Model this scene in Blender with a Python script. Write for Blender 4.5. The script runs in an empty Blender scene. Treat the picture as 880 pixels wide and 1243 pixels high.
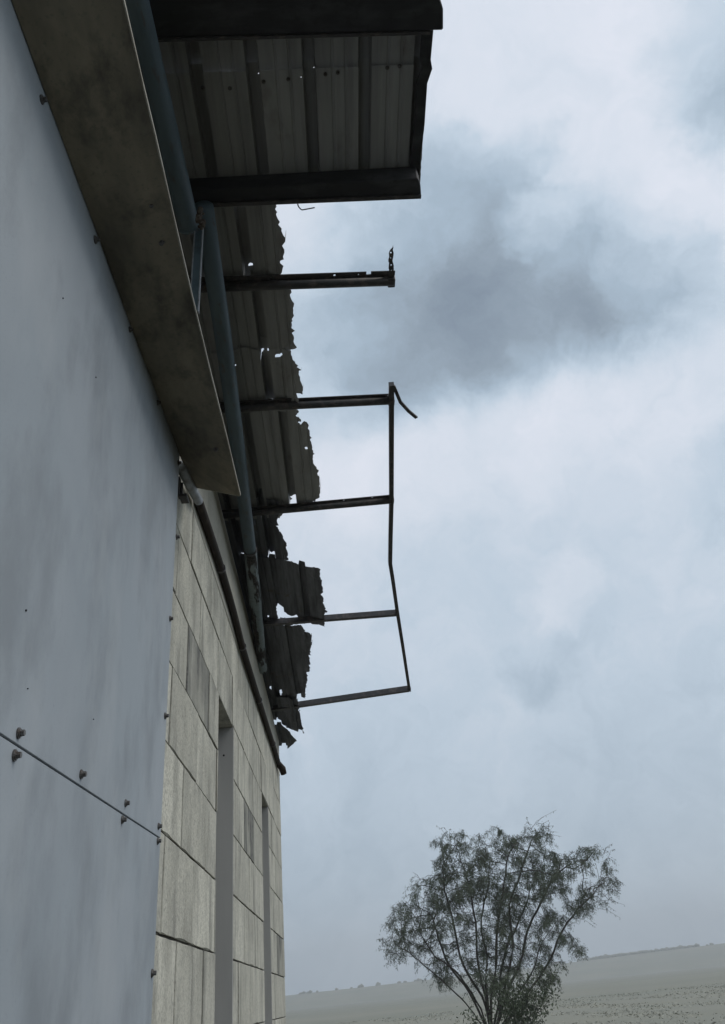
import bpy, bmesh, math, random
from mathutils import Vector, Matrix, noise as mnoise
from mathutils.geometry import delaunay_2d_cdt
import numpy as np
R = math.radians
random.seed(7)
SC = bpy.context.scene
C = SC.collection
EYE = 1.6

# ------------------------------------------------------------------ camera
F_PX, PX, PY = 959.365, 440.0, 586.67
CM = Matrix(((0.99630581, 0.06559647, -0.05542406),
             (-0.01046321, -0.54786238, -0.83650304),
             (-0.0852364, 0.83399276, -0.54515212)))
cam_d = bpy.data.cameras.new('camera')
cam = bpy.data.objects.new('camera', cam_d); C.objects.link(cam)
cam.matrix_world = Matrix.Translation((0, 0, EYE)) @ CM.to_4x4()
cam_d.sensor_width = 36.0; cam_d.lens = 36.0 * F_PX / 1243.0
cam_d.shift_y = -(1243 / 2 - PY) / 1243.0
cam_d.clip_start = 0.05; cam_d.clip_end = 9000
SC.camera = cam
SC.view_settings.view_transform = 'Standard'; SC.view_settings.look = 'None'
SC.view_settings.exposure = 0.0; SC.view_settings.gamma = 1.0

def ray(u, v):                      # direction of a picture point in the world
    return CM @ Vector((u - PX, -(v - PY), -F_PX))
def on_x(u, v, x):                  # point on the vertical plane X = x
    d = ray(u, v); d = d * (x / d.x); d.z += EYE; return d
def on_z(u, v, z0, sy=0.0, sx=0.0):  # point on the plane z = z0 + sy*y + sx*x (z0 above eye)
    d = ray(u, v); t = z0 / (d.z - sy * d.y - sx * d.x); d = d * t; d.z += EYE; return d
def on_y(u, v, y):
    d = ray(u, v); d = d * (y / d.y); d.z += EYE; return d

# ------------------------------------------------------------------ world
W = bpy.data.worlds.new('World'); SC.world = W; W.use_nodes = True
nt = W.node_tree; nt.nodes.clear()
def N(t, tree=None, **kw):
    n = (tree or nt).nodes.new(t)
    for k, v in kw.items(): setattr(n, k, v)
    return n
def L(a, b, tree=None): (tree or nt).links.new(a, b)
def math_n(op, a, b=None, tree=None, clamp=False):
    n = N('ShaderNodeMath', tree, operation=op); n.use_clamp = clamp
    for i, x in enumerate((a, b)):
        if x is None: continue
        if isinstance(x, (int, float)): n.inputs[i].default_value = x
        else: L(x, n.inputs[i], tree)
    return n.outputs[0]
SUN_EL, SUN_AZ = 50.0, 100.0         # azimuth clockwise from +Y
sky = N('ShaderNodeTexSky', sky_type='NISHITA'); sky.sun_disc = False
sky.sun_elevation = R(SUN_EL); sky.sun_rotation = R(SUN_AZ)
sky.air_density = 1.0; sky.dust_density = 2.0
tc = N('ShaderNodeTexCoord')
def wnoise(scale, detail, rough, vec, dist=0.0):
    n = N('ShaderNodeTexNoise'); n.inputs['Scale'].default_value = scale
    n.inputs['Detail'].default_value = detail; n.inputs['Roughness'].default_value = rough
    n.inputs['Distortion'].default_value = dist
    L(vec, n.inputs['Vector']); return n
DIR = tc.outputs['Generated']
sep = N('ShaderNodeSeparateXYZ'); L(DIR, sep.inputs[0])
def vmath(op, a, b=None, s=None):
    n = N('ShaderNodeVectorMath', operation=op)
    L(a, n.inputs[0])
    if b is not None:
        if isinstance(b, (tuple, Vector)): n.inputs[1].default_value = b
        else: L(b, n.inputs[1])
    if s is not None: n.inputs['Scale'].default_value = s
    return n
# turbulence that frays the cloud edges
w1 = wnoise(3.2, 6, 0.62, DIR)
w2 = wnoise(13.0, 5, 0.6, DIR)
o1 = vmath('SUBTRACT', w1.outputs['Color'], (0.5, 0.5, 0.5))
o2 = vmath('SUBTRACT', w2.outputs['Color'], (0.5, 0.5, 0.5))
wd = vmath('ADD', DIR, vmath('SCALE', o1.outputs[0], s=0.16).outputs[0])
wd = vmath('ADD', wd.outputs[0], vmath('SCALE', o2.outputs[0], s=0.10).outputs[0])
WDIR = vmath('NORMALIZE', wd.outputs[0]).outputs[0]
w3 = wnoise(7.0, 8, 0.66, DIR, 0.4)
FDIR = vmath('NORMALIZE', vmath('ADD', DIR, vmath('SCALE', vmath('SUBTRACT', w3.outputs['Color'], (0.5, 0.5, 0.5)).outputs[0], s=0.115).outputs[0]).outputs[0]).outputs[0]
# layered deck: thicker and darker masses of cloud by direction (amount > 0 darker, < 0 brighter)
BANK = [(560, 380, 190, .34), (520, 280, 140, .20), (690, 405, 160, .30), (795, 385, 115, .34), (450, 470, 190, .22), (600, 480, 150, .26),
        (380, 530, 150, .18), (700, 310, 120, .10), (585, 225, 80, .14), (540, 400, 80, .08), (620, 300, 150, .06),
        (650, 285, 42, -.16), (765, 325, 50, -.12), (700, 350, 45, -.05), (690, 425, 32, -.10), (630, 455, 30, -.09), (560, 470, 28, -.05)]
CLOUDS = [(875, 70, 120, .24), (895, 160, 90, .14), (415, 588, 60, -.10), (545, 585, 70, -.05), (665, 550, 70, -.05), (780, 515, 70, -.05), (600, 650, 150, .03), (760, 640, 120, .03),
          (655, 800, 60, .07), (640, 825, 42, .09), (675, 706, 45, -.09), (705, 745, 40, .05), (530, 690, 90, .06), (620, 640, 70, .04),
          (885, 580, 70, .12), (650, 60, 200, -.05), (850, 250, 90, -.05), (560, 900, 150, -.03), (800, 900, 160, .04)]
z = sep.outputs['Z']
mr = N('ShaderNodeMapRange', interpolation_type='SMOOTHSTEP')
L(z, mr.inputs['Value'])
for i, x in zip((1, 2, 3, 4), (0.0, 0.66, 0.51, 0.84)): mr.inputs[i].default_value = x
V = mr.outputs[0]
def blob_sum(lst, vec):
    tot = None
    for (u, v, r, amt) in lst:
        d = ray(u, v).normalized()
        dn = vmath('DOT_PRODUCT', vec, (d.x, d.y, d.z))
        m = N('ShaderNodeMapRange', interpolation_type='SMOOTHERSTEP')
        L(dn.outputs['Value'], m.inputs['Value'])
        a = r * 1.25 / F_PX / (1.0 + (math.hypot(u - PX, v - PY) / F_PX) ** 2 * 0.6)
        m.inputs[1].default_value = math.cos(a); m.inputs[2].default_value = 1.0
        m.inputs[3].default_value = 0.0; m.inputs[4].default_value = -amt
        tot = m.outputs[0] if tot is None else math_n('ADD', tot, m.outputs[0])
    return tot
# the dark bank ends below in a crisp frayed edge along one great circle
en = ray(340, 592).cross(ray(850, 422)).normalized()
if en.dot(ray(580, 380)) < 0: en = -en
ed = vmath('DOT_PRODUCT', FDIR, (en.x, en.y, en.z))
em = N('ShaderNodeMapRange', interpolation_type='SMOOTHSTEP'); L(ed.outputs['Value'], em.inputs['Value'])
for i, x in zip((1, 2, 3, 4), (-.015, .07, 0.0, 1.0)): em.inputs[i].default_value = x
V = math_n('ADD', V, math_n('MULTIPLY', blob_sum([(u, v, r, q * (.66 if q > 0 else 1.1)) for u, v, r, q in BANK], WDIR), em.outputs[0]))
V = math_n('ADD', V, blob_sum(CLOUDS, WDIR))
n1 = wnoise(2.6, 8, 0.58, WDIR, 0.3); n2 = wnoise(7.5, 10, 0.68, WDIR, 0.8); n3 = wnoise(17.0, 9, 0.66, WDIR, 1.0)
V = math_n('ADD', V, math_n('MULTIPLY', math_n('SUBTRACT', n1.outputs[0], 0.5), 0.26))
V = math_n('ADD', V, math_n('MULTIPLY', math_n('SUBTRACT', n2.outputs[0], 0.5), 0.34))
V = math_n('ADD', V, math_n('MULTIPLY', math_n('SUBTRACT', n3.outputs[0], 0.5), 0.20))
ramp = N('ShaderNodeValToRGB'); L(V, ramp.inputs[0])
el = ramp.color_ramp.elements
stops = [(0.0, (.190, .245, .315)), (0.22, (.280, .350, .425)), (0.42, (.395, .500, .605)), (0.62, (.560, .665, .775)),
         (0.82, (.715, .780, .875)), (1.0, (.82, .855, .945))]
el[0].position = 0; el[1].position = 1
while len(el) < len(stops): el.new(0.5)
for e, (p, c) in zip(el, stops): e.position = p; e.color = (*c, 1)
SKY_K = 0.1
cl10 = vmath('SCALE', ramp.outputs[0], s=1.0 / SKY_K)
mx = N('ShaderNodeMix', data_type='RGBA'); mx.inputs['Factor'].default_value = 0.93
L(sky.outputs[0], mx.inputs[6]); L(cl10.outputs[0], mx.inputs[7])
bg = N('ShaderNodeBackground'); bg.inputs['Strength'].default_value = SKY_K
L(mx.outputs[2], bg.inputs['Color'])
wo = N('ShaderNodeOutputWorld'); L(bg.outputs[0], wo.inputs['Surface'])

# ------------------------------------------------------------------ sun (overcast, very soft)
sd = bpy.data.lights.new('sun', 'SUN'); sd.energy = 1.4; sd.angle = R(30); sd.color = (1.0, 0.97, 0.92)
so = bpy.data.objects.new('sun', sd); C.objects.link(so)
sv = Vector((math.sin(R(SUN_AZ)) * math.cos(R(SUN_EL)), math.cos(R(SUN_AZ)) * math.cos(R(SUN_EL)), math.sin(R(SUN_EL))))
so.rotation_euler = (-sv).to_track_quat('-Z', 'Y').to_euler(); so.location = (0, 0, 60)

# ------------------------------------------------------------------ materials
def mat(name, col, rough=0.8, metal=0.0, spec=0.3):
    m = bpy.data.materials.new(name); m.use_nodes = True
    b = m.node_tree.nodes['Principled BSDF']
    b.inputs['Base Color'].default_value = (*col, 1); b.inputs['Roughness'].default_value = rough
    b.inputs['Metallic'].default_value = metal; b.inputs['Specular IOR Level'].default_value = spec
    return m
def weather(m, layers, bump=None, rnd=0.0, coord='world'):
    """layers: (scale xyz, detail, lo, hi, colour, amount): noise-masked stains mixed over the base colour."""
    t = m.node_tree; b = t.nodes['Principled BSDF']
    if coord == 'world': src = N('ShaderNodeNewGeometry', t).outputs['Position']
    else: src = N('ShaderNodeTexCoord', t).outputs['Object']
    base = N('ShaderNodeRGB', t); base.outputs[0].default_value = b.inputs['Base Color'].default_value
    cur = base.outputs[0]
    if rnd:
        oi = N('ShaderNodeObjectInfo', t)
        hs = N('ShaderNodeHueSaturation', t); L(cur, hs.inputs['Color'], t)
        L(math_n('ADD', math_n('MULTIPLY', oi.outputs['Random'], 2 * rnd, t), 1 - rnd, t), hs.inputs['Value'], t)
        cur = hs.outputs[0]
    for (s, det, lo, hi, col, amt) in layers:
        mp = N('ShaderNodeMapping', t); mp.inputs['Scale'].default_value = s; L(src, mp.inputs[0], t)
        mp.inputs['Location'].default_value = (random.random() * 9, random.random() * 9, random.random() * 9)
        if rnd:                     # stains stop at the joints: every piece has its own
            cx = N('ShaderNodeCombineXYZ', t)
            for q in range(3): L(math_n('MULTIPLY', oi.outputs['Random'], (7.0, 11.0, 5.0)[q], t), cx.inputs[q], t)
            va = N('ShaderNodeVectorMath', t, operation='ADD'); L(src, va.inputs[0], t); L(cx.outputs[0], va.inputs[1], t); L(va.outputs[0], mp.inputs[0], t)
        n = N('ShaderNodeTexNoise', t); n.inputs['Scale'].default_value = 1.0; n.inputs['Detail'].default_value = det
        n.inputs['Roughness'].default_value = 0.62; L(mp.outputs[0], n.inputs['Vector'], t)
        r = N('ShaderNodeMapRange', t); L(n.outputs[0], r.inputs[0], t)
        for i, x in zip((1, 2, 3, 4), (lo, hi, 0.0, amt)): r.inputs[i].default_value = x
        x = N('ShaderNodeMix', t, data_type='RGBA'); L(r.outputs[0], x.inputs['Factor'], t)
        L(cur, x.inputs[6], t); x.inputs[7].default_value = (*col, 1); cur = x.outputs[2]
    L(cur, b.inputs['Base Color'], t)
    if bump:
        s, det, strength, dist = bump
        mp = N('ShaderNodeMapping', t); mp.inputs['Scale'].default_value = s; L(src, mp.inputs[0], t)
        n = N('ShaderNodeTexNoise', t); n.inputs['Scale'].default_value = 1.0; n.inputs['Detail'].default_value = det
        L(mp.outputs[0], n.inputs['Vector'], t)
        bp = N('ShaderNodeBump', t); bp.inputs['Strength'].default_value = strength; bp.inputs['Distance'].default_value = dist
        L(n.outputs[0], bp.inputs['Height'], t); L(bp.outputs[0], b.inputs['Normal'], t)
    return m

M = {}
blk_layers = [((4, 4, 1.5), 7, .42, .66, (.25, .243, .205), .75), ((5, 5, 1.1), 7, .51, .66, (.13, .13, .117), .75),
              ((2.2, 2.2, 2.2), 4, .40, .62, (.56, .545, .46), .5), ((60, 60, 60), 3, .54, .70, (.24, .235, .205), .8), ((20, 20, 20), 6, .50, .70, (.29, .285, .25), .6)]
M['block'] = weather(mat('concrete_block', (.53, .515, .44), .9), blk_layers, ((50, 50, 50), 6, .6, .008), rnd=.16)
M['block_dirty'] = weather(mat('stained_concrete_block', (.34, .335, .29), .9),
    [((9, 9, .7), 5, .34, .54, (.085, .085, .08), .92)] + blk_layers[2:], ((70, 70, 70), 4, .35, .004))
M['mortar'] = weather(mat('mortar', (.10, .095, .08), .95), [((8, 8, 8), 4, .4, .7, (.22, .21, .18), .6)])
M['ring'] = weather(mat('ring_beam_concrete', (.50, .48, .41), .9),
    [((3, 3, .6), 5, .45, .7, (.31, .295, .24), .6), ((40, 40, 40), 3, .56, .75, (.22, .21, .18), .5)], ((60, 60, 60), 4, .3, .003))
M['render'] = weather(mat('grey_cement_render', (.41, .405, .385), .9),
    [((3, 3, .5), 4, .45, .7, (.33, .325, .31), .6)], ((90, 90, 90), 3, .2, .002))
M['panel'] = weather(mat('painted_cement_panel', (.318, .354, .382), .65),
    [((1.1, 1.1, .6), 7, .40, .66, (.265, .295, .320), .7), ((3.2, 3.2, .7), 7, .55, .74, (.21, .23, .25), .45),
     ((1.3, 1.3, 1.3), 3, .45, .7, (.375, .40, .425), .6), ((120, 120, 120), 2, .60, .75, (.22, .24, .27), .4), ((3.2, 3.2, 1.7), 7, .47, .66, (.205, .225, .24), .6), ((2.4, 2.4, 1.2), 6, .52, .68, (.40, .425, .44), .5)],
    ((1.6, 1.6, 1.0), 2, .2, .02))
M['joint'] = mat('dark_joint', (.02, .02, .022), .95)
M['soffit'] = weather(mat('aged_soffit_board', (.30, .26, .19), .85),
    [((3, 1.0, 3), 5, .38, .62, (.115, .105, .083), .85), ((7, 4, 7), 6, .52, .68, (.065, .06, .048), .7),
     ((60, 60, 60), 2, .56, .75, (.10, .10, .08), .4)], ((50, 50, 50), 3, .2, .003))
M['lip'] = weather(mat('pale_board_edge', (.42, .40, .34), .7), [((20, 6, 20), 4, .45, .65, (.25, .22, .17), .8)])
M['bolt'] = weather(mat('galvanised_bolt', (.15, .145, .14), .5, .6), [((90, 90, 90), 3, .45, .65, (.10, .075, .06), .8)])
M['washer'] = mat('rubber_washer', (.06, .06, .065), .8)
M['pipe'] = weather(mat('blue_grey_painted_steel', (.105, .148, .172), .55, 0.0, .4),
    [((8, 2, 8), 5, .45, .68, (.06, .09, .108), .8), ((30, 8, 30), 4, .58, .72, (.10, .065, .04), .6)])
M['peel'] = weather(mat('peeling_grey_paint', (.26, .31, .32), .75),
    [((10, 1.6, 10), 6, .47, .52, (.035, .03, .028), 1.0), ((30, 30, 30), 4, .5, .7, (.16, .15, .13), .6)], ((30, 12, 30), 5, .6, .006))
M['conduit'] = weather(mat('burnt_brown_conduit', (.036, .026, .020), .85),
    [((12, 3, 12), 5, .42, .68, (.035, .03, .028), .8), ((20, 8, 20), 4, .58, .72, (.10, .075, .06), .5)], ((40, 15, 40), 4, .3, .003))
M['conduit_pale'] = weather(mat('bare_grey_conduit', (.33, .35, .37), .5), [((25, 10, 25), 4, .45, .7, (.12, .11, .10), .7)])
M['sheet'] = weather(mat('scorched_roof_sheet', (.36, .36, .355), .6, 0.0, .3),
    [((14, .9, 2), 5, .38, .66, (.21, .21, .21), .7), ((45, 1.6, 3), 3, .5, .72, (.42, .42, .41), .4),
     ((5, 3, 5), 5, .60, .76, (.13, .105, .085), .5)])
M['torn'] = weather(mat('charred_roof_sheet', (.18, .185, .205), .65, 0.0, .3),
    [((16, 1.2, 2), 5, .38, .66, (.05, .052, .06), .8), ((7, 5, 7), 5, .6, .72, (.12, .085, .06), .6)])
M['steel'] = weather(mat('blackened_steel', (.045, .042, .043), .48, 0.0, .5),
    [((20, 20, 20), 5, .5, .68, (.14, .115, .10), .7), ((7, 30, 30), 4, .6, .72, (.02, .02, .02), .7)], ((50, 50, 50), 4, .3, .003))  # paler patches: flaking rust, with lit highlights painted into the colour
M['fascia'] = weather(mat('sooty_fascia_steel', (.032, .032, .034), .7, 0.0, .25),
    [((3, 9, 9), 5, .48, .68, (.085, .085, .088), .6), ((25, 25, 25), 4, .55, .7, (.025, .025, .025), .7)])
M['rust'] = weather(mat('rusted_steel', (.15, .13, .11), .85), [((60, 60, 60), 5, .42, .6, (.06, .04, .03), .9)], ((80, 80, 80), 4, .8, .006))
M['inner'] = weather(mat('dark_blockwork', (.10, .10, .10), .95), [((3, 3, 3), 4, .4, .7, (.05, .05, .05), .7)])  # dark grey with blacker mottling, for rear walls and inner roof
M['bark'] = weather(mat('dark_bark', (.060, .052, .044), .9), [((8, 8, 2), 5, .4, .7, (.03, .027, .024), .8)])
M['leaf'] = weather(mat('feathery_leaf', (.085, .105, .066), .7), [((1.2, 1.2, 1.2), 3, .4, .65, (.06, .074, .052), .8), ((14, 14, 14), 2, .5, .7, (.088, .100, .055), .7)])
M['leaf_low'] = weather(mat('shrub_leaf', (.085, .105, .062), .7), [((3, 3, 3), 3, .4, .65, (.035, .050, .026), .8)])
M['ground'] = weather(mat('dry_earth_and_grass', (.045, .043, .034), .95),
    [((.12, .12, .12), 6, .45, .6, (.040, .050, .024), .9), ((1.3, 1.3, 1.3), 5, .5, .7, (.06, .055, .043), .5), ((12, 12, 12), 3, .5, .7, (.06, .058, .04), .5)],
    ((3, 3, 3), 5, .5, .05))
M['hill'] = weather(mat('wooded_hill', (.155, .165, .12), .95), [((.03, .03, .03), 6, .42, .62, (.21, .205, .15), .8)])
M['field'] = weather(mat('dry_field_hazed', (.20, .20, .165), .95), [((.01, .03, .01), 5, .40, .62, (.155, .165, .135), .9), ((.2, .2, .2), 5, .45, .7, (.21, .20, .15), .5)])  # dry grass tone, greyed so some distance haze sits in the colour
M['grass'] = weather(mat('rough_grass', (.30, .30, .25), .8), [((.6, .6, .6), 4, .42, .65, (.28, .27, .21), .8)])

# ------------------------------------------------------------------ object helpers
def tag(o, label=None, cat=None, group=None, kind=None):
    if label: o['label'] = label
    if cat: o['category'] = cat
    if group: o['group'] = group
    if kind: o['kind'] = kind
    return o
def thing(name, loc, label, cat, group=None):
    o = bpy.data.objects.new(name, None); C.objects.link(o); o.location = loc; o.empty_display_size = 0.1
    return tag(o, label, cat, group)
def link_mesh(name, me, m, parent=None):
    o = bpy.data.objects.new(name, me); C.objects.link(o)
    if m is not None and not me.materials: me.materials.append(m)
    if parent:
        o.parent = parent; p = parent; off = Vector((0, 0, 0))
        while p: off += p.location; p = p.parent
        o.location = -off           # meshes are modelled in world coordinates
    return o
def finish(name, bm, m, parent=None, smooth=False):
    me = bpy.data.meshes.new(name)
    bmesh.ops.recalc_face_normals(bm, faces=bm.faces)
    if smooth:
        for f in bm.faces: f.smooth = True
    bm.to_mesh(me); bm.free()
    return link_mesh(name, me, m, parent)
def box(bm, lo, hi, bevel=0.0):
    r = bmesh.ops.create_cube(bm, size=1.0)
    vs = r['verts']
    for v in vs:
        v.co = Vector([lo[i] + (v.co[i] + .5) * (hi[i] - lo[i]) for i in range(3)])
    if bevel:
        es = list({e for v in vs for e in v.link_edges})
        bmesh.ops.bevel(bm, geom=es, offset=bevel, segments=1, affect='EDGES', profile=.5)
    return vs
def hexa(bm, lower, upper):        # two quads of points -> solid
    a = [bm.verts.new(p) for p in lower]; b = [bm.verts.new(p) for p in upper]
    bm.faces.new(a); bm.faces.new(b[::-1])
    for i in range(len(a)):
        j = (i + 1) % len(a); bm.faces.new((a[i], b[i], b[j], a[j]))
def tube(bm, pts, rad, seg=14, cap=True):
    pts = [Vector(p) for p in pts]; n = len(pts)
    rads = rad if isinstance(rad, (list, tuple)) else [rad] * n
    rings = []; ref = Vector((0, 0, 1))
    for i, p in enumerate(pts):
        d = (pts[min(i + 1, n - 1)] - pts[max(i - 1, 0)]).normalized()
        r = ref if abs(d.dot(ref)) < .95 else Vector((1, 0, 0))
        a = d.cross(r).normalized(); b = d.cross(a).normalized()
        rings.append([bm.verts.new(p + (a * math.cos(t) + b * math.sin(t)) * rads[i])
                      for t in [2 * math.pi * k / seg for k in range(seg)]])
    for i in range(n - 1):
        for k in range(seg):
            bm.faces.new((rings[i][k], rings[i][(k + 1) % seg], rings[i + 1][(k + 1) % seg], rings[i + 1][k]))
    if cap:
        bm.faces.new(rings[0][::-1]); bm.faces.new(rings[-1])
def bar(bm, pts, w, t, up=Vector((0, 0, 1))):    # rectangular section swept along points
    pts = [Vector(p) for p in pts]; n = len(pts); rings = []
    for i, p in enumerate(pts):
        d = (pts[min(i + 1, n - 1)] - pts[max(i - 1, 0)]).normalized()
        a = d.cross(up).normalized(); b = a.cross(d).normalized()
        rings.append([bm.verts.new(p + a * (sx * w / 2) + b * (sy * t / 2)) for sx, sy in ((-1, -1), (1, -1), (1, 1), (-1, 1))])
    for i in range(n - 1):
        for k in range(4):
            bm.faces.new((rings[i][k], rings[i][(k + 1) % 4], rings[i + 1][(k + 1) % 4], rings[i + 1][k]))
    bm.faces.new(rings[0][::-1]); bm.faces.new(rings[-1])
def plate(outline, holes, thick, lift):
    """flat outline (x,y) with holes -> solid bmesh; lift(x,y)->z of the lower face"""
    vs = []; fs = []
    for ring in [outline] + holes:
        b = len(vs); vs += [Vector(p) for p in ring]
        fs.append([b + i for i in range(len(ring))])
    r = delaunay_2d_cdt(vs, [], fs, 2, 1e-5)
    return r[0], r[2]

# ------------------------------------------------------------------ the setting
bm = bmesh.new()
S = 2600
xs = [-S, -300, -60, -20, -7, -3, 0, 3, 8, 20, 60, 300, S]
ys = [-S, -300, -60, -20, -6, 0, 6, 12, 20, 30, 45, 70, 120, 300, S]
g = [[bm.verts.new((x, y, 0)) for y in ys] for x in xs]
for i in range(len(xs) - 1):
    for j in range(len(ys) - 1):
        bm.faces.new((g[i][j], g[i + 1][j], g[i + 1][j + 1], g[i][j + 1]))
tag(finish('ground', bm, M['ground']), kind='structure')

bm = bmesh.new(); fr = random.Random(2)
edge = [(-700, 26), (-200, 25), (-40, 22), (0, 21), (12, 22), (30, 20), (60, 24), (150, 22), (400, 25), (1300, 28), (1300, 720), (-700, 720)]
bm.faces.new([bm.verts.new((x, y, .004)) for x, y in edge])
tag(finish('field', bm, M['field']), kind='structure')

# ------------------------------------------------------------------ block building
XW = -0.80
WALL_END = 11.34
TOP0, TOPS = 3.66, -0.045           # wall top above eye: TOP0 + TOPS*y
def wtop(y): return EYE + TOP0 + TOPS * y
bld = thing('block_building', (XW, 5, 0), 'grey block workshop wall with two tall plastered recesses and a pale ring beam', 'building')
bm = bmesh.new()                     # core behind the blocks, everything one joint depth back
def core_box(y0, y1, z0=None): 
    a = [(-1.0, y0, 0), (XW - .012, y0, 0), (XW - .012, y1, 0), (-1.0, y1, 0)]
    hexa(bm, a, [(x, y, EYE + 2.60) for x, y, _ in a])
core_box(-3.0, 5.49); core_box(6.34, 8.645); core_box(9.41, WALL_END - .012)
for a, b in ((5.49, 6.34), (8.645, 9.41)):
    box(bm, (-1.0, a, EYE + 1.905), (XW - .012, b, EYE + 2.60))
finish('mortar_core', bm, M['mortar'], bld)
REC = [(5.50, 6.33), (8.655, 9.40)]
ZT = 1.895
JZ, H = .307, .397
cache = {}
def rough_block(ln, ht, seed):
    """block with slightly chipped front edges: ring at the face, ring behind the arris, ring at the back"""
    rr = random.Random(seed); b = bmesh.new(); gy, gz = .0095, .0042
    hy, hz_ = ln / 2 - gy, ht / 2 - gz; ny = max(2, int(ln / .11)); nz = max(2, int(ht / .11))
    ring = []
    for i in range(ny): ring.append((-hy + 2 * hy * i / ny, -hz_, 0, 1))
    for i in range(nz): ring.append((hy, -hz_ + 2 * hz_ * i / nz, -1, 0))
    for i in range(ny): ring.append((hy - 2 * hy * i / ny, hz_, 0, -1))
    for i in range(nz): ring.append((-hy, hz_ - 2 * hz_ * i / nz, 1, 0))
    f, m_, bk = [], [], []
    for (y, z, iy, iz) in ring:
        chip = rr.uniform(.0015, .003) + (rr.uniform(.002, .006) if rr.random() < .14 else 0)
        sy = iy or (1 if y < 0 else -1) * (.7 if abs(abs(y) - hy) < 1e-4 else 0); sz = iz or (1 if z < 0 else -1) * (.7 if abs(abs(z) - hz_) < 1e-4 else 0)
        wob = rr.uniform(-.0008, .0008)
        f.append(b.verts.new((0, y + sy * chip, z + sz * chip)))
        m_.append(b.verts.new((-.004 - chip * .5, y + sy * wob, z + sz * wob))); bk.append(b.verts.new((-.19, y, z)))
    n = len(ring); b.faces.new(f); b.faces.new(bk[::-1])
    for i in range(n):
        j = (i + 1) % n; b.faces.new((f[i], m_[i], m_[j], f[j])); b.faces.new((m_[i], bk[i], bk[j], m_[j])).material_index = 1   # bed and end faces carry mortar
    bmesh.ops.recalc_face_normals(b, faces=b.faces)
    me = bpy.data.meshes.new('block'); b.to_mesh(me); b.free(); return me
def block(y0, y1, z0, z1, dirty=False):
    ln = round(y1 - y0, 3); ht = round(z1 - z0, 3); key = (ln, ht, dirty, random.randrange(4))
    if key not in cache: cache[key] = rough_block(ln, ht, len(cache))
    me = cache[key]
    if not me.materials: me.materials.append(M['block_dirty' if dirty else 'block']); me.materials.append(M['mortar'])
    o = link_mesh('block', me, None, bld)
    o.location = Vector((XW + random.uniform(-.003, .003), (y0 + y1) / 2, EYE + (z0 + z1) / 2)) - bld.location
    o.rotation_euler = (random.uniform(-.002, .002), random.uniform(-.003, .003), random.uniform(-.003, .003))
for k in range(-4, 6):
    z0 = JZ + H * k; z1 = z0 + H
    if k == -4: z0 = -1.6
    if k == 5: z1 = 2.665
    start = (4.275 if k % 2 else 3.88) - .79 * 2
    edges = [start + .79 * n for n in range(0, 14)]
    spans = []
    for a, b in zip(edges, edges[1:]):
        a = max(a, 2.9); b = min(b, WALL_END)
        if b - a < .04: continue
        segs = [(a, b)]
        if z0 < ZT - .05:
            for ra, rb in REC:
                ns = []
                for s, e in segs:
                    if e <= ra or s >= rb: ns.append((s, e)); continue
                    if s < ra - .03: ns.append((s, ra))
                    if e > rb + .03: ns.append((rb + .004, e))
                segs = ns
        spans += segs
    for s, e in spans:
        block(s, e, z0, z1, dirty=(k == 3 and 4.2 < s < 4.4) or (k in (2, 1) and 6.9 < s < 7.2) or (k == 0 and 9.6 < s < 10.3))
for (ra, rb) in REC:
    bm = bmesh.new(); box(bm, (XW - .21, rb - .014, 0), (XW + .001, rb + .003, EYE + ZT - .003), .002)
    finish('plastered_jamb', bm, M['render'], bld)
    bm = bmesh.new(); box(bm, (-1.02, ra - .004, 0), (XW - .19, rb - .016, EYE + ZT - .003))
    inf = finish('recess_infill', bm, M['render'], bld)
    bm = bmesh.new(); box(bm, (XW - .16, ra + .002, EYE + ZT), (XW - .003, rb - .002, EYE + ZT + .008))
    finish('lintel_soffit', bm, M['block'], bld)
bm = bmesh.new()
p = on_y(271.6, 917, 6.3165)
tube(bm, [p + Vector((0, -.001, 0)), p + Vector((0, .01, 0))], .008, 10); finish('drain_hole', bm, M['joint'], bld)
# ring beam above the top course, cast in bays
for a, b in ((-3.0, 4.845), (4.85, 8.05), (8.055, WALL_END)):
    bm = bmesh.new()
    zb = EYE + 2.667
    hexa(bm, [(-1.0, a, zb), (XW + .004, a, zb), (XW + .004, b, zb), (-1.0, b, zb)],
         [(-1.0, a, wtop(a)), (XW + .004, a, wtop(a)), (XW + .004, b, wtop(b)), (-1.0, b, wtop(b))])
    bmesh.ops.bevel(bm, geom=list(bm.edges), offset=.006, segments=1, affect='EDGES')
    finish('ring_beam', bm, M['ring'], bld)
bm = bmesh.new()
for lo, hi in (((-6.2, -3.2, 0), (-.99, -3.0, 4.9)), ((-6.2, -2.99, 0), (-6.0, WALL_END, 4.9)), ((-5.99, WALL_END - .2, 0), (-1.01, WALL_END - .004, 4.65))):
    box(bm, lo, hi)
finish('rear_wall', bm, M['inner'], bld)
bm = bmesh.new()
R0, RS = 3.85, -0.050               # roof plane above eye
def roofz(y, d=0.0): return EYE + R0 + RS * y + d
hexa(bm, [(-6.3, -3.4, roofz(-3.4, .06)), (-1.5, -3.4, roofz(-3.4, .06)), (-1.5, 11.6, roofz(11.6, .06)), (-6.3, 11.6, roofz(11.6, .06))],
     [(-6.3, -3.4, roofz(-3.4, .10)), (-1.5, -3.4, roofz(-3.4, .10)), (-1.5, 11.6, roofz(11.6, .10)), (-6.3, 11.6, roofz(11.6, .10))])
finish('inner_roof', bm, M['inner'], bld)

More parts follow.
